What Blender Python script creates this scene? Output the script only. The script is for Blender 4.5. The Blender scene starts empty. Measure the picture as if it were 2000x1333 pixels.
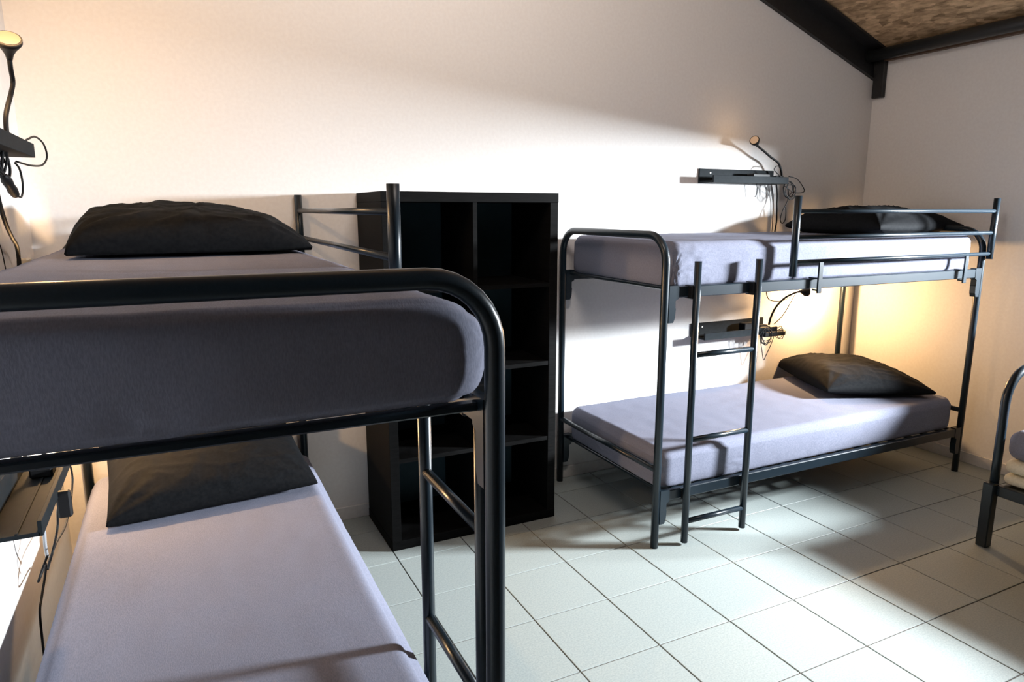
import bpy, math, random
from mathutils import Vector, Matrix, noise
random.seed(7)
PI = math.pi
sc = bpy.context.scene
C = sc.collection

# ---------------------------------------------------------------- camera, world, lights, exposure
XL, XR, YB, YF = -0.453, 3.959, 3.0136, -1.30      # room: left, right, back, front wall planes
yaw, pitch, roll, F = .4562, .1888, .0008, 1341.4
fw = Vector((math.sin(yaw)*math.cos(pitch), math.cos(yaw)*math.cos(pitch), -math.sin(pitch)))
rt = Vector((math.cos(yaw), -math.sin(yaw), 0)); up = rt.cross(fw)
r2 = rt*math.cos(roll)+up*math.sin(roll); u2 = up*math.cos(roll)-rt*math.sin(roll)
cd_ = bpy.data.cameras.new('camera'); cam = bpy.data.objects.new('camera', cd_); C.objects.link(cam)
cam.matrix_world = Matrix(((r2.x, u2.x, -fw.x, 0), (r2.y, u2.y, -fw.y, 0), (r2.z, u2.z, -fw.z, 1.4122), (0, 0, 0, 1)))
cd_.sensor_width = 36; cd_.lens = F/2000*36; cd_.clip_start = .02
sc.camera = cam

w = bpy.data.worlds.new('world'); sc.world = w; w.use_nodes = True
bg = w.node_tree.nodes['Background']; bg.inputs[0].default_value = (.75, .88, 1, 1); bg.inputs[1].default_value = 1.2
sc.view_settings.view_transform = 'Standard'; sc.view_settings.look = 'None'
sc.view_settings.gamma = 1; sc.view_settings.use_curve_mapping = False
sc.view_settings.exposure = 0.16

def area(name, loc, target, sx, sy, power, col):
    l = bpy.data.lights.new(name, 'AREA'); l.shape = 'RECTANGLE'; l.size = sx; l.size_y = sy; l.energy = power; l.color = col
    o = bpy.data.objects.new(name, l); C.objects.link(o); o.location = loc
    o.rotation_euler = (Vector(target)-Vector(loc)).to_track_quat('-Z', 'Y').to_euler(); return o
# daylight entering by the side window (beyond the right edge of the picture)
area('window_daylight', (5.2, .5, 1.74), (1.6, 2.0, 1.25), .48, .36, 980, (.88, .95, 1))
# added warm-white fill light, out of view above, to brighten the upper back wall
area('added_fill_light', (.9, 1.25, 2.8), (1.0, 3.0, 3.0), .60, .30, 27, (1, .89, .81))

sc.cycles.max_bounces = 10; sc.cycles.diffuse_bounces = 6
sc.cycles.use_denoising = True

# ---------------------------------------------------------------- materials
def mat(name, col, rough=.6, metal=0, spec=.5, coat=0):
    m = bpy.data.materials.new(name); m.use_nodes = True
    b = m.node_tree.nodes['Principled BSDF']
    b.inputs['Base Color'].default_value = (*col, 1); b.inputs['Roughness'].default_value = rough
    b.inputs['Metallic'].default_value = metal; b.inputs['Specular IOR Level'].default_value = spec
    b.inputs['Coat Weight'].default_value = coat
    return m, m.node_tree, b
def nd(nt, t, **k):
    n = nt.nodes.new(t)
    for a, v in k.items():
        if a in n.inputs: n.inputs[a].default_value = v
        else: setattr(n, a, v)
    return n
def grain(m, nt, b, c1, c2, scale=60, stretch=(1, 1, 1), bump=.1, dist=.002, detail=4, lo=.35, hi=.65):
    tc = nd(nt, 'ShaderNodeTexCoord'); mp = nd(nt, 'ShaderNodeMapping'); mp.inputs['Scale'].default_value = stretch
    no = nd(nt, 'ShaderNodeTexNoise', Scale=scale, Detail=detail)
    nt.links.new(tc.outputs['Object'], mp.inputs[0]); nt.links.new(mp.outputs[0], no.inputs['Vector'])
    cr = nd(nt, 'ShaderNodeValToRGB'); e = cr.color_ramp.elements
    e[0].position = lo; e[0].color = (*c1, 1); e[1].position = hi; e[1].color = (*c2, 1)
    nt.links.new(no.outputs['Fac'], cr.inputs[0]); nt.links.new(cr.outputs[0], b.inputs['Base Color'])
    if bump:
        bp = nd(nt, 'ShaderNodeBump', Strength=bump, Distance=dist)
        nt.links.new(no.outputs['Fac'], bp.inputs['Height']); nt.links.new(bp.outputs[0], b.inputs['Normal'])
    return no, cr
def M_(name, col, col2=None, **k):
    kk = {a: k.pop(a) for a in ('rough', 'metal', 'spec', 'coat') if a in k}
    m, nt, b = mat(name, col, **kk)
    grain(m, nt, b, col, col2 or tuple(c*1.15 for c in col), **k)
    return m
WALL = M_('white_wall_paint', (.655, .635, .625), (.685, .67, .66), rough=.75, spec=.2, scale=70, bump=.10, dist=.001)
DARKWALL = M_('bounce_damping_dark_wall', (.05, .06, .075), (.06, .07, .085), rough=.8, scale=70, bump=.1)  # unseen front wall, dark tone chosen to hold down bounced light
TILE = M_('grey_floor_tile', (.285, .32, .31), (.35, .385, .375), rough=.5, spec=.35, scale=170, bump=.06, dist=.0006, detail=6)
GROUT = M_('brown_grout', (.06, .045, .035), (.09, .07, .055), rough=.9, scale=90, bump=.2)
SKIRT = M_('light_skirting_tile', (.60, .58, .56), (.65, .63, .61), rough=.5, scale=60, bump=.05)
STEEL = M_('dark_painted_steel', (.006, .012, .018), (.008, .015, .022), rough=.3, spec=.4, scale=240, bump=.06, dist=.0004)
BEAM = M_('black_beam_paint', (.006, .006, .007), (.011, .011, .012), rough=.5, scale=50, bump=.3)
PIPE = M_('black_pipe_paint', (.012, .013, .015), (.016, .018, .02), rough=.4, scale=50, bump=.1)
CAB = M_('black_brown_laminate', (.0022, .0022, .0022), (.005, .0048, .005), rough=.6, spec=.06, scale=14, stretch=(1, 1, 14), bump=.12, dist=.0006)
CABBACK = M_('dark_back_board', (.03, .065, .085), (.036, .075, .10), rough=.7, scale=14, bump=.05)
SHEET = M_('lilac_grey_jersey_sheet', (.150, .157, .207), (.185, .192, .247), rough=.95, spec=.05, scale=150, stretch=(1, 3, 1), bump=.25, dist=.0012, detail=5)
PILLOW = M_('charcoal_pillowcase', (.004, .0045, .0055), (.007, .0075, .0085), rough=.8, spec=.06, scale=90, bump=.2, dist=.001)
CREAM = M_('cream_mattress_ticking', (.60, .56, .44), (.68, .64, .52), rough=.9, spec=.1, scale=120, bump=.3, dist=.001)
BLACKP = mat('black_plastic', (.006, .006, .007), .55, spec=.2)[0]
GREYP = mat('grey_cable_sleeve', (.28, .29, .31), .5)[0]
LEDGE = M_('black_ledge_lacquer', (.006, .009, .011), (.009, .012, .015), rough=.7, spec=.10, scale=60, bump=.05)
WHITEP = mat('white_screw', (.75, .75, .72), .4)[0]
SOCK = mat('cream_socket_plastic', (.6, .5, .35), .4)[0]
WOOD = M_('rail_wood', (.09, .05, .03), (.12, .07, .04), rough=.6, scale=20, bump=.1)
PVC = mat('white_window_frame', (.7, .7, .7), .4)[0]
def osb():
    m, nt, b = mat('strand_board', (.3, .18, .09), .7)
    tc = nd(nt, 'ShaderNodeTexCoord'); mp = nd(nt, 'ShaderNodeMapping'); mp.inputs['Scale'].default_value = (16, 7, 16)
    mp.inputs['Rotation'].default_value = (0, 0, .5)
    vo = nd(nt, 'ShaderNodeTexVoronoi', Scale=2.4); no = nd(nt, 'ShaderNodeTexNoise', Scale=3.0, Detail=8)
    nt.links.new(tc.outputs['Object'], mp.inputs[0]); nt.links.new(mp.outputs[0], vo.inputs['Vector']); nt.links.new(mp.outputs[0], no.inputs['Vector'])
    cr = nd(nt, 'ShaderNodeValToRGB'); e = cr.color_ramp.elements
    e[0].position = .3; e[0].color = (.20, .125, .062, 1); e[1].position = .72; e[1].color = (.68, .47, .28, 1)
    mx = nd(nt, 'ShaderNodeMix', data_type='FLOAT'); mx.inputs[0].default_value = .65
    nt.links.new(vo.outputs['Color'], mx.inputs[2]); nt.links.new(no.outputs['Fac'], mx.inputs[3])
    nt.links.new(mx.outputs[0], cr.inputs[0]); nt.links.new(cr.outputs[0], b.inputs['Base Color'])
    bp = nd(nt, 'ShaderNodeBump', Strength=.3, Distance=.002); nt.links.new(mx.outputs[0], bp.inputs['Height']); nt.links.new(bp.outputs[0], b.inputs['Normal'])
    return m
OSB = osb()
def glow(name, col, s):
    m, nt, b = mat(name, (.03, .02, .012), .5)
    b.inputs['Emission Color'].default_value = (*col, 1); b.inputs['Emission Strength'].default_value = s
    return m

# ---------------------------------------------------------------- mesh helpers
class MB:
    def __init__(s): s.v = []; s.f = []; s.sm = []
    def box(s, x0, x1, y0, y1, z0, z1, bev=0):
        n = len(s.v)
        if bev == 0:
            s.v += [(x, y, z) for z in (z0, z1) for y in (y0, y1) for x in (x0, x1)]
            q = [(0, 2, 3, 1), (4, 5, 7, 6), (0, 1, 5, 4), (2, 6, 7, 3), (0, 4, 6, 2), (1, 3, 7, 5)]
            s.f += [tuple(n+i for i in f) for f in q]; s.sm += [False]*6; return s
        # chamfered box: three vertices per corner
        b = bev; idx = {}
        for i, X in enumerate((x0, x1)):
            for j, Y in enumerate((y0, y1)):
                for k, Z in enumerate((z0, z1)):
                    sx, sy, sz = (b if i == 0 else -b), (b if j == 0 else -b), (b if k == 0 else -b)
                    idx[i, j, k, 0] = len(s.v); s.v.append((X, Y+sy, Z+sz))
                    idx[i, j, k, 1] = len(s.v); s.v.append((X+sx, Y, Z+sz))
                    idx[i, j, k, 2] = len(s.v); s.v.append((X+sx, Y+sy, Z))
        I = lambda i, j, k, a: idx[i, j, k, a]
        F_ = []
        for i in (0, 1):
            q = [I(i, 0, 0, 0), I(i, 1, 0, 0), I(i, 1, 1, 0), I(i, 0, 1, 0)]; F_.append(q if i else q[::-1])
            q = [I(0, i, 0, 1), I(1, i, 0, 1), I(1, i, 1, 1), I(0, i, 1, 1)]; F_.append(q[::-1] if i else q)
            q = [I(0, 0, i, 2), I(1, 0, i, 2), I(1, 1, i, 2), I(0, 1, i, 2)]; F_.append(q if i else q[::-1])
        for a in (0, 1):
            for c in (0, 1):
                F_.append([I(0, a, c, 1), I(1, a, c, 1), I(1, a, c, 2), I(0, a, c, 2)])
                F_.append([I(a, 0, c, 0), I(a, 1, c, 0), I(a, 1, c, 2), I(a, 0, c, 2)])
                F_.append([I(a, c, 0, 0), I(a, c, 1, 0), I(a, c, 1, 1), I(a, c, 0, 1)])
                for k in (0, 1): F_.append([I(a, c, k, 0), I(a, c, k, 1), I(a, c, k, 2)])
        cx, cy, cz = (x0+x1)/2, (y0+y1)/2, (z0+z1)/2
        for q in F_:
            p = [Vector(s.v[i]) for i in q]; nn = (p[1]-p[0]).cross(p[2]-p[0]); cc = sum(p, Vector())/len(p)-Vector((cx, cy, cz))
            s.f.append(tuple(q if nn.dot(cc) > 0 else q[::-1])); s.sm.append(False)
        return s
    def tube(s, pts, r, seg=12, cap=True, rs=None):
        pts = [Vector(p) for p in pts]; n0 = len(s.v); m = len(pts); nrm = None
        for i, p in enumerate(pts):
            t = (pts[min(i+1, m-1)]-pts[max(i-1, 0)]).normalized()
            if nrm is None:
                a = Vector((0, 0, 1)) if abs(t.z) < .9 else Vector((1, 0, 0)); nrm = t.cross(a).normalized()
            else: nrm = (nrm-t*nrm.dot(t)).normalized()
            bn = t.cross(nrm); rr = rs[i] if rs else r
            for k in range(seg):
                an = 2*PI*k/seg; s.v.append(tuple(p+(nrm*math.cos(an)+bn*math.sin(an))*rr))
        for i in range(m-1):
            for k in range(seg):
                a = n0+i*seg+k; b = n0+i*seg+(k+1) % seg
                s.f.append((a, b, b+seg, a+seg)); s.sm.append(True)
        if cap:
            s.f.append(tuple(n0+k for k in range(seg))[::-1]); s.f.append(tuple(n0+(m-1)*seg+k for k in range(seg))); s.sm += [False, False]
        return s
    def prism(s, poly, axis, a0, a1):       # poly in the two other axes
        n = len(s.v); k = len(poly)
        def P(u, v, a): return {0: (a, u, v), 1: (u, a, v), 2: (u, v, a)}[axis]
        s.v += [P(u, v, a0) for u, v in poly]+[P(u, v, a1) for u, v in poly]
        s.f.append(tuple(range(n, n+k))); s.f.append(tuple(range(n+2*k-1, n+k-1, -1)))
        for i in range(k):
            j = (i+1) % k; s.f.append((n+j, n+i, n+k+i, n+k+j))
        s.sm += [False]*(k+2); return s
    def build(s, name, m, parent=None, fix=True):
        me = bpy.data.meshes.new(name); me.from_pydata(s.v, [], s.f)
        me.polygons.foreach_set('use_smooth', s.sm)
        if fix:
            import bmesh
            bm = bmesh.new(); bm.from_mesh(me); bmesh.ops.recalc_face_normals(bm, faces=bm.faces); bm.to_mesh(me); bm.free()
        me.materials.append(m)
        o = bpy.data.objects.new(name, me); C.objects.link(o)
        if parent is not None: o.parent = parent
        return o
def thing(name, label, cat, loc=(0, 0, 0), rz=0, group=None):
    o = bpy.data.objects.new(name, None); C.objects.link(o); o.location = loc; o.rotation_euler = (0, 0, rz); o.empty_display_size = .1
    o['label'] = label; o['category'] = cat
    if group: o['group'] = group
    return o
def tag(o, label, cat, group=None):
    o['label'] = label; o['category'] = cat
    if group: o['group'] = group
    return o
def struct(o, label=None):
    o['kind'] = 'structure'
    if label: o['label'] = label
    return o
def smooth_path(pts, sub=6):
    P = [Vector(p) for p in pts]; out = []
    for i in range(len(P)-1):
        p0 = P[max(i-1, 0)]; p1 = P[i]; p2 = P[i+1]; p3 = P[min(i+2, len(P)-1)]
        for k in range(sub):
            t = k/sub
            out.append(.5*((2*p1)+(-p0+p2)*t+(2*p0-5*p1+4*p2-p3)*t*t+(-p0+3*p1-3*p2+p3)*t**3))
    out.append(P[-1]); return out
def copy_tree(o, parent=None):
    c = o.copy(); C.objects.link(c)
    if parent is not None: c.parent = parent
    for ch in list(o.children): copy_tree(ch, c)
    return c

# ---------------------------------------------------------------- the setting
def ceil_z(x): return 2.345+.37*(XR-x)
t = .12
# floor: grout bed and single tiles
floor = struct(MB().box(XL-.1, XR+.1, YF-.1, YB+.1, -.05, -.003).build('floor', GROUT), 'floor of pale grey square tiles with brown joints')
T = .305; TX, TY = 1.0323, 2.532
tile_cache = {}
def tile_mesh(x0, x1, y0, y1):
    key = (round(x1-x0, 4), round(y1-y0, 4))
    if key not in tile_cache:
        g = .0021; b = .0012; X0, X1, Y0, Y1 = g, key[0]-g, g, key[1]-g
        mb = MB(); mb.v = [(X0, Y0, -.004), (X1, Y0, -.004), (X1, Y1, -.004), (X0, Y1, -.004), (X0, Y0, -b), (X1, Y0, -b), (X1, Y1, -b), (X0, Y1, -b),
                (X0+b, Y0+b, 0), (X1-b, Y0+b, 0), (X1-b, Y1-b, 0), (X0+b, Y1-b, 0)]
        mb.f = [(0, 1, 5, 4), (1, 2, 6, 5), (2, 3, 7, 6), (3, 0, 4, 7), (4, 5, 9, 8), (5, 6, 10, 9), (6, 7, 11, 10), (7, 4, 8, 11), (8, 9, 10, 11)]
        mb.sm = [False]*9
        me = bpy.data.meshes.new('tile'); me.from_pydata(mb.v, [], mb.f); me.materials.append(TILE); tile_cache[key] = me
    return tile_cache[key]
i0 = math.floor((XL-TX)/T); j0 = math.floor((YF-TY)/T)
for i in range(i0, i0+17):
    for j in range(j0, j0+17):
        x0, x1 = max(TX+i*T, XL), min(TX+(i+1)*T, XR); y0, y1 = max(TY+j*T, YF), min(TY+(j+1)*T, YB)
        if x1-x0 < .02 or y1-y0 < .02: continue
        o = bpy.data.objects.new('tile', tile_mesh(x0, x1, y0, y1)); C.objects.link(o); o.parent = floor
        o.location = (x0, y0, random.uniform(-.0004, .0002))
# walls
zt = ceil_z(XL)
struct(MB().prism([(XL-t, -.05), (XR+t, -.05), (XR+t, ceil_z(XR+t)), (XL-t, ceil_z(XL-t))], 1, YB, YB+t).build('wall_back', WALL))
struct(MB().box(XL-t, XL, YF-t, YB+t, -.05, zt+.05).build('wall_left', WALL))
WY0, WY1, WZ0, WZ1 = .55, 1.95, .90, 1.72        # side window opening
def wall_with_hole(axis, a0, a1, u0, u1, z0, z1, h):
    hu0, hu1, hz0, hz1 = h
    us = [u0, hu0, hu1, u1]; zs = [z0, hz0, hz1, z1]; mb = MB()
    def P(u, z, a): return (a, u, z) if axis == 0 else (u, a, z)
    ix = {}
    for k, a in enumerate((a0, a1)):
        for i, u in enumerate(us):
            for j, z in enumerate(zs): ix[i, j, k] = len(mb.v); mb.v.append(P(u, z, a))
    for k in (0, 1):
        for i in range(3):
            for j in range(3):
                if (i, j) != (1, 1): mb.f.append((ix[i, j, k], ix[i+1, j, k], ix[i+1, j+1, k], ix[i, j+1, k]))
    for i in range(3):
        mb.f.append((ix[i, 0, 0], ix[i+1, 0, 0], ix[i+1, 0, 1], ix[i, 0, 1])); mb.f.append((ix[i, 3, 0], ix[i+1, 3, 0], ix[i+1, 3, 1], ix[i, 3, 1]))
        mb.f.append((ix[0, i, 0], ix[0, i+1, 0], ix[0, i+1, 1], ix[0, i, 1])); mb.f.append((ix[3, i, 0], ix[3, i+1, 0], ix[3, i+1, 1], ix[3, i, 1]))
    for a, b in (((1, 1), (2, 1)), ((2, 1), (2, 2)), ((2, 2), (1, 2)), ((1, 2), (1, 1))):
        mb.f.append((ix[*a, 0], ix[*b, 0], ix[*b, 1], ix[*a, 1]))
    mb.sm = [False]*len(mb.f); return mb
struct(wall_with_hole(0, XR, XR+t, YF-t, YB+t, -.05, ceil_z(XR)+.02, (WY0, WY1, WZ0, WZ1)).build('wall_right', WALL))
struct(MB().box(XL-t, XR+t, YF-t, YF, -.05, zt+.05).build('wall_front', DARKWALL))
# window frames (both outside the picture)
def win(name, axis, a, u0, u1, z0, z1):
    mb = MB(); f = .035
    def B(ua, ub, za, zb):
        if axis == 0: mb.box(a, a+.04, ua, ub, za, zb)
        else: mb.box(ua, ub, a, a+.04, za, zb)
    B(u0, u1, z0, z0+f); B(u0, u1, z1-f, z1); B(u0, u0+f, z0, z1); B(u1-f, u1, z0, z1)
    return struct(mb.build(name, PVC))
win('window_1', 0, XR+.07, WY0, WY1, WZ0, WZ1)
# sloping strand board ceiling
struct(MB().prism([(XL-t, ceil_z(XL-t)), (XR+t, ceil_z(XR+t)), (XR+t, ceil_z(XR+t)+.03), (XL-t, ceil_z(XL-t)+.03)], 1, YF-t, YB+t).build('ceiling', OSB))
# skirting
struct(MB().box(XL, XR, YB-.010, YB, 0, .062, .002).build('baseboard_back', SKIRT))
struct(MB().box(XR-.010, XR, YF, YB-.010, 0, .062, .002).build('baseboard_right', SKIRT))
struct(MB().box(XL, XL+.010, YF, YB-.010, 0, .062, .002).build('baseboard_left', SKIRT))
# sloping steel beam along the back wall
beam = thing('roof_beam', 'black steel channel beam sloping down along the back wall under the ceiling', 'beam', (XR, YB, 2.19))
def sl(x0, x1, za, zb, y0, y1):
    # box following the roof slope; x relative to XR, z relative to loc
    k = -.352
    return MB().prism([(x0, k*x0+za), (x1, k*x1+za), (x1, k*x1+zb), (x0, k*x0+zb)], 1, y0, y1)
sl(XL-XR+.001, -.012, 0.0, .155, -.012, -.001).build('web', BEAM, beam)
sl(XL-XR+.001, -.012, -.002, .010, -.026, -.001).build('lower_flange', BEAM, beam)
sl(XL-XR+.001, -.012, .142, .156, -.10, -.001).build('upper_flange', BEAM, beam)
stub = tag(MB().box(XR-.034, XR-.002, YB-.085, YB-.015, 2.085, 2.34, .003).build('corner_bracket', BEAM), 'short black steel post stub hanging at the wall corner below the beam', 'bracket')
pp = [(3.872, YB-.013, 2.322), (3.872, 2.0, 2.326), (3.872, YF+.02, 2.326)]
tag(MB().tube(pp, .034, 20).build('roof_pipe', PIPE), 'black round pipe running along the top of the right wall', 'pipe')
struct(MB().box(XR-.035, XR-.001, YF, YB-.08, 2.291, 2.306).build('trim_1', WOOD), 'thin brown wooden strip under the black pipe')

# ---------------------------------------------------------------- bunk bed
BL, BW, HA, HH, ZU, ZLo = 2.036, .8123, 1.3137, 1.4721, 1.1128, .251
def arch_pts(L, W, H, rb, n=8):
    p = [(L, 0, 0), (L, 0, H*.5), (L, 0, H-rb)]
    p += [(L, rb-rb*math.cos(a), H-rb+rb*math.sin(a)) for a in [PI/2*k/n for k in range(1, n+1)]]
    p += [(L, W-rb+rb*math.sin(a), H-rb+rb*math.cos(a)) for a in [PI/2*k/n for k in range(0, n+1)]]
    p += [(L, W, H*.5), (L, W, 0)]
    return p
def make_bunk(label):
    b = thing('bunk_bed', label, 'bed', group='dark steel bunk beds')
    for L in (0, BL):
        MB().tube(arch_pts(L, BW, HA, .11), .0165, 20).build('end_arch', STEEL, b)
        MB().tube([(L, .01, .345), (L, BW-.01, .345)], .0125, 14).build('crossbar', STEEL, b)
    for z in (ZU, ZLo):
        for y in (0, BW):
            MB().box(.012, BL-.012, y-.013, y+.013, z-.045, z, .003).build('side_rail', STEEL, b)
        for x in (.045, BL-.045):
            MB().box(x-.012, x+.012, .013, BW-.013, z-.020, z-.006, .003).build('end_rail', STEEL, b)
        for y in (0, BW):
            for s, L in ((1, 0), (-1, BL)):
                poly = [(.012, .004), (.058, .004), (.058, -.048), (.044, -.056), (.044, -.085), (.046, -.088), (.044, -.125), (.036, -.145), (.012, -.145)]
                MB().prism([(L+s*u, z+v) for u, v in poly], 1, y-.015, y+.015).build('corner_bracket', STEEL, b)
        sl_me = None
        for k in range(15):
            x = .12+k*(BL-.24)/14
            if sl_me is None:
                o = MB().box(-.02, .02, .013, BW-.013, -.016, -.008).build('slat', STEEL, b); sl_me = o.data
            else:
                o = bpy.data.objects.new('slat', sl_me); C.objects.link(o); o.parent = b
            o.location = (x, 0, z)
    # ladder
    la, lb, yo = .132, .4573, -.034
    for x in (la, lb):
        MB().tube([(x, yo, .012), (x, yo, .6), (x, yo, 1.212)], .0148, 18).build('ladder_post', STEEL, b)
        MB().box(x-.026, x-.004, yo-.002, .012, 1.062, 1.116, .003).build('ladder_hook', BLACKP, b)
        MB().box(x-.012, x+.012, yo, -.012, .205, .25, .002).build('ladder_hook', BLACKP, b)
    for z in (.106, .469, .831):
        MB().tube([(la+.006, yo, z), (lb-.006, yo, z)], .0118, 14).build('ladder_rung', STEEL, b)
    # guard rail at the head end
    gx0, gx1 = BL-1.3851, BL
    MB().tube([(gx0, -.035, 1.131), (gx0, -.035, 1.3), (gx0, -.035, HH)], .0155, 18).build('guard_post', STEEL, b)
    MB().tube([(gx1+.004, -.035, 1.165), (gx1+.006, -.035, 1.3), (gx1+.008, -.035, HH)], .0155, 18).build('guard_post', STEEL, b)
    for z in (1.4078, 1.2986, 1.1921):
        MB().tube([(gx0+.006, -.035, z), (gx1, -.035, z)], .0095, 14).build('guard_rail', STEEL, b)
    for x in (.815, 1.845):
        m = MB().box(x-.013, x+.013, -.043, -.034, 1.050, 1.196, .002); m.box(x-.013, x+.013, -.036, .011, 1.1135, 1.119); m.box(x-.013, x+.013, -.036, -.013, 1.060, 1.068)
        m.build('guard_clamp', STEEL, b)
    return b
tA, tB = -.0057, -.0094
bunkB = make_bunk('dark steel bunk bed standing lengthwise along the back wall right of the cabinet')
bunkB.location = (1.7366, 2.1648, 0); bunkB.rotation_euler = (0, 0, tB)
bunkA = copy_tree(bunkB); bunkA['label'] = 'dark steel bunk bed along the left wall, its rounded foot arch closest to viewer'
bunkA.location = (.4355, .9489, 0); bunkA.rotation_euler = (0, 0, PI/2+tA)
def loc_on(which, x, y, z):
    o, a = ((1.7366, 2.1648), tB) if which == 'B' else ((.4355, .9489), PI/2+tA)
    return (o[0]+x*math.cos(a)-y*math.sin(a), o[1]+x*math.sin(a)+y*math.cos(a), z), a

# ---------------------------------------------------------------- mattresses
def rounded(hx, hy, hz, rc, re, nx, ny, nz, reb=None):
    reT = re; reb = re if reb is None else reb
    V = {}; mb = MB()
    def lin(h, n, r):     # denser near the edges
        k = max(3, n//10); e = [-h+r*i/k for i in range(k)]; m = n-2*k
        return e+[-h+r+(2*h-2*r)*i/m for i in range(m+1)]+[h-r*(k-1-i)/k for i in range(k)]
    xs, ys, zs = lin(hx, nx, rc), lin(hy, ny, rc), lin(hz, nz, re)
    def proj(x, y, z):
        re = reT if z > 0 else reb
        qx = max(-hx+rc, min(hx-rc, x)); qy = max(-hy+rc, min(hy-rc, y)); dx, dy = x-qx, y-qy
        l = math.hypot(dx, dy); m = max(abs(dx), abs(dy))
        if l > 1e-9:
            nx_, ny_ = dx/l, dy/l; e = rc-m
            a = max(0, (re-e)/re); w_ = max(0, (abs(z)-(hz-re))/re)
            L = math.hypot(a, w_); mm = max(a, w_)
            if L > 1e-9 and a > 0: a2, w2 = a/L*mm, w_/L*mm; e2 = re-re*a2
            else: a2, w2, e2 = a, w_, e
            zz = z if w_ == 0 else math.copysign(hz-re+re*w2, z)
            if a > 0: e = e2
            return (qx+nx_*(rc-e), qy+ny_*(rc-e), zz)
        return (x, y, z)
    def vid(i, j, k):
        if (i, j, k) not in V: V[i, j, k] = len(mb.v); mb.v.append(proj(xs[i], ys[j], zs[k]))
        return V[i, j, k]
    X, Y, Z = len(xs)-1, len(ys)-1, len(zs)-1
    for i in range(X):
        for j in range(Y):
            mb.f.append((vid(i, j, Z), vid(i+1, j, Z), vid(i+1, j+1, Z), vid(i, j+1, Z))); mb.f.append((vid(i, j, 0), vid(i, j+1, 0), vid(i+1, j+1, 0), vid(i+1, j, 0)))
    for i in range(X):
        for k in range(Z):
            mb.f.append((vid(i, 0, k), vid(i+1, 0, k), vid(i+1, 0, k+1), vid(i, 0, k+1))); mb.f.append((vid(i, Y, k), vid(i, Y, k+1), vid(i+1, Y, k+1), vid(i+1, Y, k)))
    for j in range(Y):
        for k in range(Z):
            mb.f.append((vid(0, j, k), vid(0, j, k+1), vid(0, j+1, k+1), vid(0, j+1, k))); mb.f.append((vid(X, j, k), vid(X, j+1, k), vid(X, j+1, k+1), vid(X, j, k+1)))
    mb.sm = [True]*len(mb.f); return mb
def mattress(which, z0, z1, label, x0=.035, x1=BL-.04, y0=.022, y1=BW-.022, rc=.055, re=.035, seed=0, gathers=(), sag=.006, reb=.014, bulge=.006, slope=0, name='mattress', mt=SHEET, amp=1.0):
    hx, hy, hz = (x1-x0)/2, (y1-y0)/2, (z1-z0)/2
    mb = rounded(hx, hy, hz, rc, re, 150, 56, 22, reb)
    out = []
    for x, y, z in mb.v:
        s = Vector((x*2.3+seed, y*2.3, z*3)); big = noise.noise(s)*.004*amp
        fine = noise.noise(Vector((x*14+seed, y*14, z*9)))*.0014*amp
        side = 1 if abs(z) > hz-.001 else 0
        d = big+fine
        n = Vector((x/hx, y/hy, z/hz)); ax = max(range(3), key=lambda i: abs(n[i]))
        # side faces bulge a little
        qx = max(-hx+rc, min(hx-rc, x)); qy = max(-hy+rc, min(hy-rc, y)); ql = math.hypot(x-qx, y-qy)
        if ql > rc*.98:
            ux, uy = (x-qx)/ql, (y-qy)/ql; bl = min(bulge, .014)*ux*ux+(bulge if y < 0 else .006)*uy*uy
            bl = d*(1-(z/hz)**6)+bl*(1-(z/hz)**4); x += ux*bl; y += uy*bl
        if z > hz-re*.5: z += d-sag*(1-n.x**2)*(1-n.y**2)
        if slope and y < -hy+.09 and z > 0: z -= slope*((-hy+.09-y)/.09)**2*(z/hz)
        # vertical puckers along the bottom hem
        hem = max(0, (-z/hz-.35))*(1 if ax < 2 else 0)
        if hem > 0:
            u = x if ax == 1 else y
            p = noise.noise(Vector((u*26+seed, 7.3, z*4)))*.006*hem*amp
            if ax == 0: x += math.copysign(p, x)
            else: y += math.copysign(p, y)
        for gx_, gy_, gz_, R, A_ in gathers:
            dx, dy, dz = x-gx_, y-gy_, z-gz_; r_ = math.sqrt(dx*dx+dy*dy+dz*dz)
            if r_ < R*2.2:
                th = math.atan2(dz, dx if abs(gy_) > abs(hy)-.05 else dy)
                q = A_*math.exp(-(r_/R)**2)*math.sin(9*th+seed)*min(1, r_/.03)
                if abs(gy_) > hy-.05: y += math.copysign(q, gy_)
                else: x += math.copysign(q, gx_)
        out.append((x, y, z))
    mb.v = out
    o = mb.build(name, mt, fix=False); p, a = loc_on(which, (x0+x1)/2, (y0+y1)/2, (z0+z1)/2); o.location = p; o.rotation_euler = (0, 0, a)
    return tag(o, label, 'mattress', 'lilac grey sheeted bunk mattresses')
hy_ = (BW-.044)/2; hx_ = (BL-.075)/2
mattress('A', ZU-.003, 1.283, 'grey-sheeted mattress on the upper deck of the bunk at the left wall', seed=3, rc=.052, re=.020, y0=.018, reb=.02, bulge=.030, slope=.028, x0=.03, gathers=((-hx_+.02, -hy_, .03, .06, .006), (-hx_, .10, -.09, .06, .005)))
mattress('A', ZLo-.003, .405, 'grey-sheeted mattress on the lower deck of the bunk at the left wall', seed=11, y0=.018, bulge=.02, amp=.8)
mattress('B', ZU-.003, 1.290, 'grey-sheeted mattress on the upper deck of the bunk right of the cabinet', seed=21, reb=.008, gathers=((-hx_+.12, -hy_, .01, .075, .009), (-hx_+.02, -hy_, -.02, .05, .008)))
mattress('B', ZLo-.003, .415, 'grey-sheeted mattress on the lower deck of the bunk right of the cabinet', seed=31, reb=.008, gathers=((-hx_+.42, -hy_, -.05, .05, .008), (-hx_, .0, -.06, .10, .004), (-hx_, -.25, -.06, .08, .005)))

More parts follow.
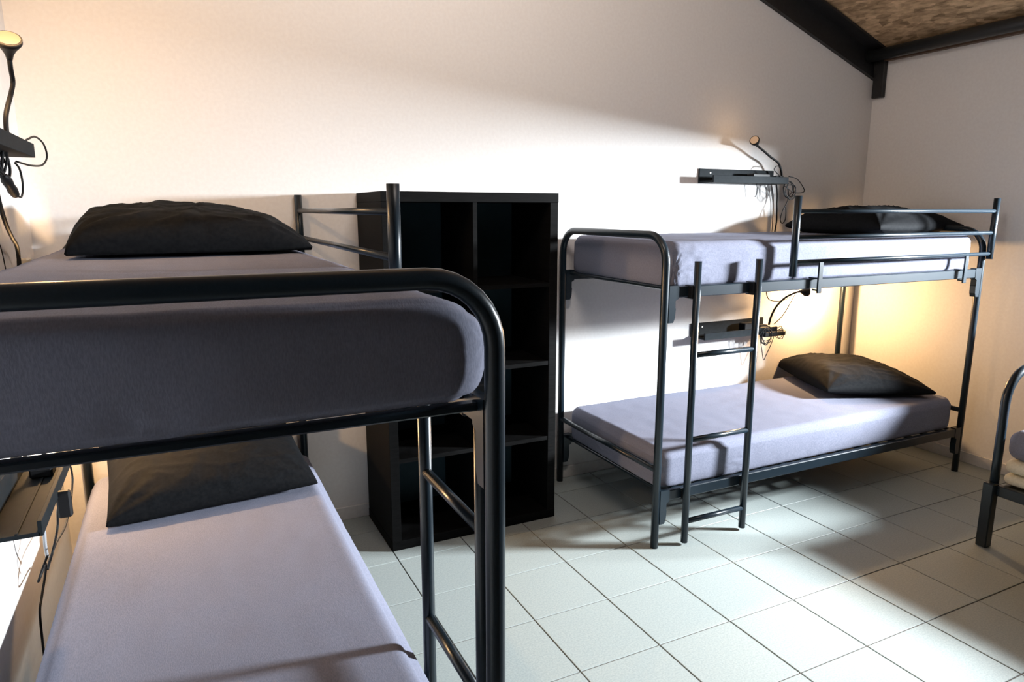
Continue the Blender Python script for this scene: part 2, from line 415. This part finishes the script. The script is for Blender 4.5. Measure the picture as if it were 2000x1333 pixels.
# ---------------------------------------------------------------- pillows
def pillow(loc, rz, sx, sy, h, base, label, tilt=(0, 0), pl=2.4, pr=2.4, pf=2.4, pb=2.4, seed=0, conc=.03, thin=.012, wr=1.0, seam=True):
    """sx, sy half sizes; pl/pr steepness of the two x ends; pf/pb of the two y ends; base = height the underside rests on"""
    N = 72; mb = MB(); ix = {}
    Rz = Matrix.Rotation(rz, 3, 'Z') @ Matrix.Rotation(tilt[0], 3, 'X') @ Matrix.Rotation(tilt[1], 3, 'Y')
    def prof(u, a, b):
        p = a if u < 0 else b
        return max(0, 1-abs(u)**p)
    for side in (1, -1):
        for i in range(N+1):
            for j in range(N+1):
                u, v = -math.cos(PI*i/N), -math.cos(PI*j/N)
                u = u*.6+(2*i/N-1)*.4; v = v*.6+(2*j/N-1)*.4
                edge = i in (0, N) or j in (0, N)
                if side == -1 and edge: ix[-1, i, j] = ix[1, i, j]; continue
                x = u*sx*(1-conc*(1-v*v)); y = v*sy*(1-conc*(1-u*u))
                g = (prof(u, pl, pr)*prof(v, pf, pb))**.55
                n1 = noise.noise(Vector((x*5+seed, y*5, 1.7))); n2 = noise.noise(Vector((x*11+seed, y*7, 4.1)))
                # creases running in from the corners
                cr = 0
                for cx, cy in ((-1, -1), (1, -1), (-1, 1), (1, 1)):
                    dx, dy = u-cx, v-cy; d = math.hypot(dx, dy)
                    cr += math.sin(math.atan2(dy, dx)*13+seed)*math.exp(-(d/.55)**2)*min(1, d*3)
                ridge = 1-abs(noise.noise(Vector((x*6+seed*2, y*3.2, 9.)))*2)
                n3 = 1-abs(noise.noise(Vector((x*9+y*5+seed, y*13-x*4, 2.)))*2)
                hh = h*g*(1+.07*n1*wr) + wr*g*(.004*n2+.008*cr+.005*ridge**3+.006*n3**4)
                z = thin*.5+hh if side == 1 else -thin*.5-hh*.45
                if edge: z = .004*math.sin(7*(u+v)+seed)
                if seam and side == 1 and abs(u-.08) < .02: z -= .003
                p = Rz @ Vector((x, y, z)); p = p+Vector(loc)
                if p.z < base+.001: p.z = base+.001+ .0008*(side == 1)+(0.0 if side == -1 else .0)
                ix[side, i, j] = len(mb.v); mb.v.append(tuple(p-Vector((loc[0], loc[1], base))))
    for i in range(N):
        for j in range(N):
            a = [ix[1, i, j], ix[1, i+1, j], ix[1, i+1, j+1], ix[1, i, j+1]]; mb.f.append(tuple(a))
            a = [ix[-1, i, j], ix[-1, i, j+1], ix[-1, i+1, j+1], ix[-1, i+1, j]]; mb.f.append(tuple(a))
    mb.sm = [True]*len(mb.f)
    o = mb.build('pillow', PILLOW, fix=False); o.location = (loc[0], loc[1], base)
    return tag(o, label, 'pillow', 'charcoal pillows on the bunks')
pillow((.058, 2.44, 1.325), .02, .322, .28, .092, 1.290, 'plump charcoal pillow on the upper bunk mattress by the left wall', tilt=(.10, 0), pl=8, pr=2.0, pf=6, pb=3, seed=1.3)
pillow((.055, 2.685, .475), .06, .335, .28, .10, .404, 'charcoal pillow on the lower bunk mattress beside the left wall', tilt=(.16, -.02), pl=4, pr=2.6, pf=3, pb=3, seed=5.1)
pillow((3.545, 2.62, 1.325), .05, .375, .29, .10, 1.290, 'dark pillow behind the guard rails of the bunk in the right corner', pl=5, pr=1.9, pf=3, pb=3, seed=8.2)
pillow((3.48, 2.63, .455), -.42, .30, .34, .10, .416, 'charcoal pillow under the lit lower bunk in the right corner', tilt=(0, .03), pl=4, pr=2.2, pf=2.2, pb=3, seed=12.9)

# ---------------------------------------------------------------- cube shelf cabinet
cx0, cx1, cyf, cdp, cH = .7262, 1.5056, 2.6135, .386, 1.4825
cw = cx1-cx0
cab = thing('shelf_cabinet', 'black-brown open shelf cabinet with eight square compartments between the two bunks', 'cabinet', (cx0, cyf, 0))
MB().box(0, cw, 0, cdp, cH-.04, cH, .0015).build('top_panel', CAB, cab)
MB().box(0, cw, 0, cdp, 0, .04, .0015).build('bottom_panel', CAB, cab)
MB().box(.001, .04, .001, cdp-.001, .04, cH-.04, .001).build('side_panel', CAB, cab)
MB().box(cw-.04, cw-.001, .001, cdp-.001, .04, cH-.04, .001).build('side_panel', CAB, cab)
MB().box(cw/2-.009, cw/2+.009, .003, cdp-.008, .04, cH-.04).build('divider', CAB, cab)
MB().box(.04, cw-.04, cdp-.008, cdp-.002, .04, cH-.04).build('back_panel', CABBACK, cab)
for k in (1, 2, 3):
    z = .04+k*(cH-.08)/4
    for a, b in ((.04, cw/2-.009), (cw/2+.009, cw-.04)):
        MB().box(a, b, .003, cdp-.008, z-.009, z+.009).build('shelf', CAB, cab)

# ---------------------------------------------------------------- wall ledges
def ledge(loc, rz, label):
    L = thing('wall_ledge', label, 'shelf', loc, rz, 'black picture ledges by the pillows')
    MB().box(0, .55, -.012, -.001, 0, .078, .001).build('back_plate', LEDGE, L)
    MB().box(0, .55, -.118, -.012, 0, .011, .001).build('tray', LEDGE, L)
    MB().box(0, .55, -.124, -.114, 0, .038, .001).build('front_lip', LEDGE, L)
    MB().box(.002, .548, -.074, -.068, .0105, .0145, .001).build('tray_ridge', LEDGE, L)
    for x in (.075, .475):
        s = MB().tube([(x, -.0125, .055), (x, -.0145, .055)], .0045, 12).build('screw', WHITEP, L); s['label'] = 'pale screw head'
    return L
ledge((2.61, YB, 1.557), 0, 'black wall ledge above the upper mattress of the bunk in the right corner')
ledge((2.61, YB, .700), 0, 'black wall ledge above the lower mattress, seen behind the ladder')
ledge((XL, 1.86, 1.557), PI/2, 'black wall ledge on the left wall under the tall gooseneck lamp')
ledge((XL, 1.84, .655), PI/2, 'black wall ledge on the left wall beside the lower bunk mattress')

# ---------------------------------------------------------------- reading lamps
WARM = (1, .60, .27)
LENS_ON = glow('lit_warm_lens', (1, .62, .38), .36)
def lamp(base, neck, aim, label, power, head_r=.032, cords=(), rz=0):
    """base = point on the ledge; neck = list of points (world); aim = direction the lens faces"""
    L = thing('reading_lamp', label, 'lamp', base, 0, 'black gooseneck reading lamps')
    O = Vector(base); pts = smooth_path([Vector(p)-O for p in neck], 8)
    m = MB(); cs, sn = math.cos(rz), math.sin(rz)
    m.box(-.045, .045, -.028, .028, 0, .028, .005); m.box(-.03, .03, -.02, .02, .028, .036, .003)
    m.v = [(x*cs-y*sn, x*sn+y*cs, z) for x, y, z in m.v]
    m.build('base', BLACKP, L)
    MB().tube(pts, .0062, 12).build('gooseneck', BLACKP, L)
    d = Vector(aim).normalized(); p0 = pts[-1]
    prof = [(-.004, .007), (.012, .010), (.030, .018), (.048, head_r-.002), (.052, head_r), (.062, head_r)]
    MB().tube([p0+d*a for a, _ in prof], 0, 24, rs=[r for _, r in prof]).build('lamp_head', BLACKP, L)
    h = L.children[-1]
    hd = [o for o in L.children if o.name.startswith('lamp_head')][0]
    MB().tube([p0+d*.062, p0+d*.0635], head_r-.004, 24).build('lens', LENS_ON, hd)['label'] = 'round warm-lit lens'
    if power:
        l = bpy.data.lights.new('lamp_light', 'POINT'); l.energy = power; l.color = WARM; l.shadow_soft_size = .02
        lo = bpy.data.objects.new('lamp_light', l); C.objects.link(lo); lo.parent = L; lo.location = p0+d*.17
    for nm, r, path in cords:
        q = smooth_path([Vector(p)-O for p in path], 6)
        if nm == 'inline_switch':
            a, b = Vector(path[0])-O, Vector(path[1])-O; v = b-a
            MB().tube([a, a+v*.08, a+v*.3, a+v*.5, a+v*.7, a+v*.92, b], 0, 12, rs=[.004, .010, .0125, .011, .0125, .010, .004]).build(nm, BLACKP, L)
        else: MB().tube(q, r, 8).build(nm, BLACKP, L)
    return L
# upper lamp at the left wall
lamp((-.375, 2.32, 1.568), [(-.375, 2.32, 1.60), (-.372, 2.325, 1.66), (-.362, 2.385, 1.73), (-.358, 2.40, 1.76), (-.354, 2.365, 1.79), (-.352, 2.355, 1.812)],
     (.12, -.62, .62), 'tall black gooseneck lamp on the left wall ledge, lens facing the room', 13, rz=PI/2, cords=(
    ('cord', .0028, [(-.345, 2.33, 1.590), (-.34, 2.40, 1.607), (-.335, 2.50, 1.622), (-.33, 2.60, 1.610), (-.33, 2.64, 1.575), (-.335, 2.56, 1.545), (-.345, 2.42, 1.536), (-.36, 2.31, 1.540)]),
    ('cord', .0028, [(-.36, 2.29, 1.535), (-.36, 2.345, 1.52), (-.36, 2.36, 1.48), (-.36, 2.32, 1.447), (-.36, 2.25, 1.449)]),
    ('inline_switch', 0, [(-.36, 2.12, 1.495), (-.36, 2.245, 1.447)]),
    ('cord', .0028, [(-.36, 2.12, 1.495), (-.37, 2.09, 1.52), (-.38, 2.14, 1.545)])))
# upper lamp of the bunk in the right corner
lamp((3.13, 2.945, 1.568), [(3.165, 2.945, 1.60), (3.150, 2.94, 1.635), (3.118, 2.935, 1.675), (3.055, 2.93, 1.703), (2.985, 2.925, 1.738), (2.935, 2.92, 1.760)],
     (-.80, -.42, .42), 'black gooseneck lamp bent leftwards on the ledge over the upper right bunk', .35, head_r=.026, cords=(
    ('cord', .0026, [(3.17, 2.90, 1.600), (3.24, 2.90, 1.585), (3.30, 2.90, 1.53), (3.285, 2.90, 1.512), (3.21, 2.90, 1.514), (3.14, 2.90, 1.548)]),
    ('cord', .0024, [(3.13, 2.93, 1.655), (3.09, 2.92, 1.655), (3.075, 2.92, 1.635), (3.11, 2.92, 1.61), (3.15, 2.925, 1.585)]),
    ('cord', .0026, [(3.185, 2.92, 1.55), (3.20, 2.92, 1.50), (3.192, 2.92, 1.455), (3.165, 2.92, 1.41), (3.150, 2.92, 1.362), (3.166, 2.92, 1.337), (3.188, 2.92, 1.356), (3.190, 2.92, 1.40), (3.184, 2.92, 1.43)])))
# lit lamp under the right corner bunk
lamp((3.09, 2.945, .711), [(3.13, 2.93, .745), (3.135, 2.92, .80), (3.163, 2.91, .858), (3.215, 2.90, .905), (3.275, 2.89, .930), (3.315, 2.885, .938)],
     (.95, .02, -.08), 'lit black gooseneck lamp glowing under the upper deck in the right corner', 32, head_r=.028, cords=(
    ('cord', .0026, [(3.17, 2.93, .745), (3.235, 2.93, .79), (3.29, 2.93, .86), (3.32, 2.92, .925)]),
    ('cord', .0026, [(3.12, 2.96, .985), (3.128, 2.96, .92), (3.165, 2.96, .885), (3.25, 2.95, .880), (3.31, 2.94, .905)]),
    ('cord', .0022, [(3.055, 2.925, .70), (3.066, 2.92, .64), (3.085, 2.92, .575), (3.098, 2.92, .537), (3.115, 2.92, .565), (3.145, 2.92, .62), (3.164, 2.92, .665), (3.168, 2.92, .70)])))
# lit lamp by the lower left pillow
lamp((-.385, 2.27, .668), [(-.385, 2.30, .70), (-.385, 2.36, .77), (-.375, 2.44, .845), (-.37, 2.53, .90), (-.365, 2.60, .935)],
     (.30, .85, .22), 'lit lamp on the left ledge below the upper deck, above the lower pillow', 38, head_r=.028, rz=PI/2, cords=(
    ('cord', .0030, [(-.365, 2.318, .690), (-.36, 2.40, .675), (-.358, 2.50, .630), (-.36, 2.575, .545), (-.362, 2.50, .487), (-.366, 2.38, .455), (-.372, 2.24, .463), (-.376, 2.16, .458), (-.38, 2.12, .44)]),
    ('cord', .0030, [(-.33, 2.085, .63), (-.352, 2.19, .575), (-.36, 2.21, .52), (-.366, 2.13, .483), (-.385, 2.16, .43)])))

# invented fixture around the added fill light, unseen above the view
fl = thing('added_fill_fixture', 'added unseen box fixture for the fill light that brightens the upper back wall', 'lamp', (.9, 1.21, 2.8))
m = MB(); m.box(-.31, .31, -.10, -.012, -.18, .18, .01).build('housing', BLACKP, fl)
MB().box(-.28, .28, -.012, -.004, -.15, .15).build('lens', glow('added_fill_glow', (1, .88, .78), 2), fl)  # glowing face of the added fixture, extra fill for the wall
for x in (-.2, .2): MB().tube([(x, -.06, .17), (x, -.06, ceil_z(.9+x)-2.8)], .008, 8).build('hanger', STEEL, fl)
# ---------------------------------------------------------------- adapters, cables, sockets
def cable(pts, r, label, name='cable', m=BLACKP, group=None):
    o = Vector(pts[0]); ob = MB().tube(smooth_path([Vector(p)-o for p in pts], 6), r, 8).build(name, m); ob.location = o
    return tag(ob, label, 'cable', group)
def coil(center, R, n, r, label, plane='xz', seed=0):
    rnd = random.Random(seed); mb = MB(); pts = []
    for k in range(n*16+1):
        a = 2*PI*k/16; rr = R*(1+.25*math.sin(a*.37+seed)+.1*rnd.uniform(-1, 1)); u, v = rr*math.cos(a), rr*math.sin(a)*1.15; d = .012*math.sin(a*.61+seed)
        pts.append((u, d, v) if plane == 'xz' else (d, u, v))
    mb.tube(smooth_path(pts, 2), r, 6); o = mb.build('cable_coil', BLACKP); o.location = center
    return tag(o, label, 'cable')
def box_thing(name, loc, dims, label, cat, plug=True, rz=0, m=BLACKP):
    t_ = thing(name, label, cat, loc, rz)
    a, b, c = dims
    MB().box(-a/2, a/2, -b/2, b/2, 0, c, .005).build('housing', m, t_)
    if plug:
        MB().tube([(a/2-.002, 0, c*.55), (a/2+.012, 0, c*.55), (a/2+.030, 0, c*.55)], 0, 12, rs=[.009, .0085, .0045]).build('plug', m, t_)
    return t_
# upper right ledge
box_thing('power_adapter', (2.985, 2.945, 1.568), (.13, .05, .045), 'black power adapter lying on the upper right ledge left of the lamp base', 'adapter')
coil((3.185, 2.90, 1.522), .036, 4, .0026, 'bundle of thin black cable hanging from the right end of upper ledge', seed=1)
cable([(3.175, 2.99, 1.56), (3.192, 2.995, 1.50), (3.198, 2.998, 1.443), (3.207, 3.0, 1.355), (3.201, 3.0, 1.30), (3.193, 3.0, 1.24), (3.19, 3.0, 1.12)], .0042, 'thick black cable down the back wall under the upper ledge')
cable([(3.140, 3.0, 1.553), (3.158, 3.003, 1.50), (3.172, 3.004, 1.443), (3.180, 3.004, 1.325), (3.176, 3.0, 1.15)], .0018, 'very thin black wire down the back wall beside the thick cable', name='wire')
cable([(2.995, 2.965, 1.562), (3.0, 2.965, 1.53), (3.004, 2.97, 1.50), (2.998, 2.975, 1.485)], .0022, 'short stub of black wire below the upper ledge', name='wire')
# lower right ledge
box_thing('power_adapter', (2.985, 2.95, .711), (.10, .05, .055), 'black adapter on the ledge behind the ladder', 'adapter')
box_thing('power_strip', (3.14, 2.905, .682), (.17, .045, .030), 'black power strip sticking out past the lower ledge beyond the ladder', 'power strip', plug=False)
coil((3.07, 2.885, .690), .038, 4, .0026, 'tangle of black cable at the end of the lower ledge', seed=5)
coil((3.165, 2.875, .700), .030, 2, .0022, 'small loop of cable around the power strip', seed=8)
# upper left ledge
box_thing('power_adapter', (-.385, 2.16, 1.568), (.10, .05, .03), 'flat black adapter on the upper left ledge beside lamp base', 'adapter', rz=PI/2)
coil((-.375, 2.20, 1.530), .034, 4, .0034, 'bundle of black cable clipped beneath the upper left ledge', plane='yz', seed=3)
cable([(-.405, 2.22, 1.52), (-.405, 2.26, 1.475), (-.41, 2.318, 1.418), (-.415, 2.389, 1.369), (-.42, 2.476, 1.330), (-.425, 2.555, 1.303), (-.43, 2.590, 1.256), (-.435, 2.60, 1.20), (-.435, 2.60, 1.0)], .0058, 'thick black cord running down the left wall to behind the mattress')
cable([(-.44, 2.18, 1.52), (-.44, 2.22, 1.42), (-.44, 2.34, 1.36), (-.44, 2.42, 1.30), (-.44, 2.45, 1.20)], .0015, 'hair-thin wire down the left wall beside the thick cord', name='wire')
sk = thing('wall_socket', 'small cream socket box on the left wall just above the upper mattress', 'socket', (XL, 2.72, 1.215), PI/2)
MB().box(-.04, .04, -.03, -.001, -.04, .04, .004).build('housing', SOCK, sk); MB().tube([(0, -.029, 0), (0, -.034, 0)], .019, 16).build('socket_face', SOCK, sk)
# lower left ledge
ad = box_thing('plug_adapter', (-.318, 2.09, .595), (.034, .022, .075), 'black plug adapter hanging off the lip of the lower left ledge', 'adapter', plug=False)
cable([(-.375, 2.09, .60), (-.378, 2.125, .551), (-.382, 2.14, .503), (-.388, 2.18, .45)], .0045, 'pale grey sleeved cable below the lower left ledge', m=GREYP)
cable([(-.385, 2.17, .46), (-.405, 2.12, .41), (-.412, 2.28, .385), (-.416, 2.266, .35), (-.420, 2.21, .315), (-.422, 2.17, .28), (-.424, 2.16, .12)], .0034, 'black cord trailing down between the left wall and lower mattress')

# ---------------------------------------------------------------- single bed at the right edge
bc = thing('single_bed', 'black steel single bed with rounded end arch against the right wall', 'bed', (3.035, 1.56, 0))
W2 = .86
MB().tube([(p[1], 0, p[2]+.20*(p[2] < .05)) for p in arch_pts(0, W2, .768, .14)], .0175, 20).build('end_arch', STEEL, bc)
MB().tube([(.01, -1.93, .60), (W2-.01, -1.93, .60)], .016, 16).build('foot_bar', STEEL, bc)
for x in (-.022, W2+.0):
    for y in (-.0, -1.93):
        MB().box(x-.020, x+.022, y-.022, y+.022, 0, .285, .004).build('leg', STEEL, bc)
for y in (-1.93,):
    for x in (0, W2): MB().tube([(x, y, .25), (x, y, .615)], .016, 16).build('end_post', STEEL, bc)
for x in (0, W2):
    MB().box(x-.014, x+.014, -1.93, 0, .232, .278, .003).build('side_rail', STEEL, bc)
for y in (-.035, -1.895): MB().box(.014, W2-.014, y-.012, y+.012, .236, .274, .003).build('end_rail', STEEL, bc)
for k in range(14): MB().box(.014, W2-.014, -.10-.132*k-.02, -.10-.132*k+.02, .262, .270).build('slat', STEEL, bc)
def slab(name, z0, z1, m, label, cat, seed, hx=.405, hy=.92, re=.03, x=3.462):
    hz = (z1-z0)/2; mb = rounded(hx, hy, hz, .03, re, 40, 60, 8)
    mb.v = [(a+noise.noise(Vector((a*6+seed, b*6, c*9)))*.004, b+noise.noise(Vector((a*6+seed, b*6, c*9+5)))*.004, c+noise.noise(Vector((a*5, b*5+seed, c*5)))*.003) for a, b, c in mb.v]
    o = mb.build(name, m, fix=False); o.location = (x, 1.548-hy, (z0+z1)/2); return tag(o, label, cat)
slab('mattress', .280, .326, CREAM, 'cream foam mattress layer at the bottom of the single bed', 'mattress', 1, re=.022)
slab('mattress', .331, .387, CREAM, 'cream mattress layer under the grey sheet on the single bed', 'mattress', 4, hx=.406, hy=.925, re=.026)
slab('sheet_bundle', .392, .515, SHEET, 'grey-sheeted top layer on the single bed at the right edge', 'bedding', 9, hx=.402, hy=.918, re=.045)
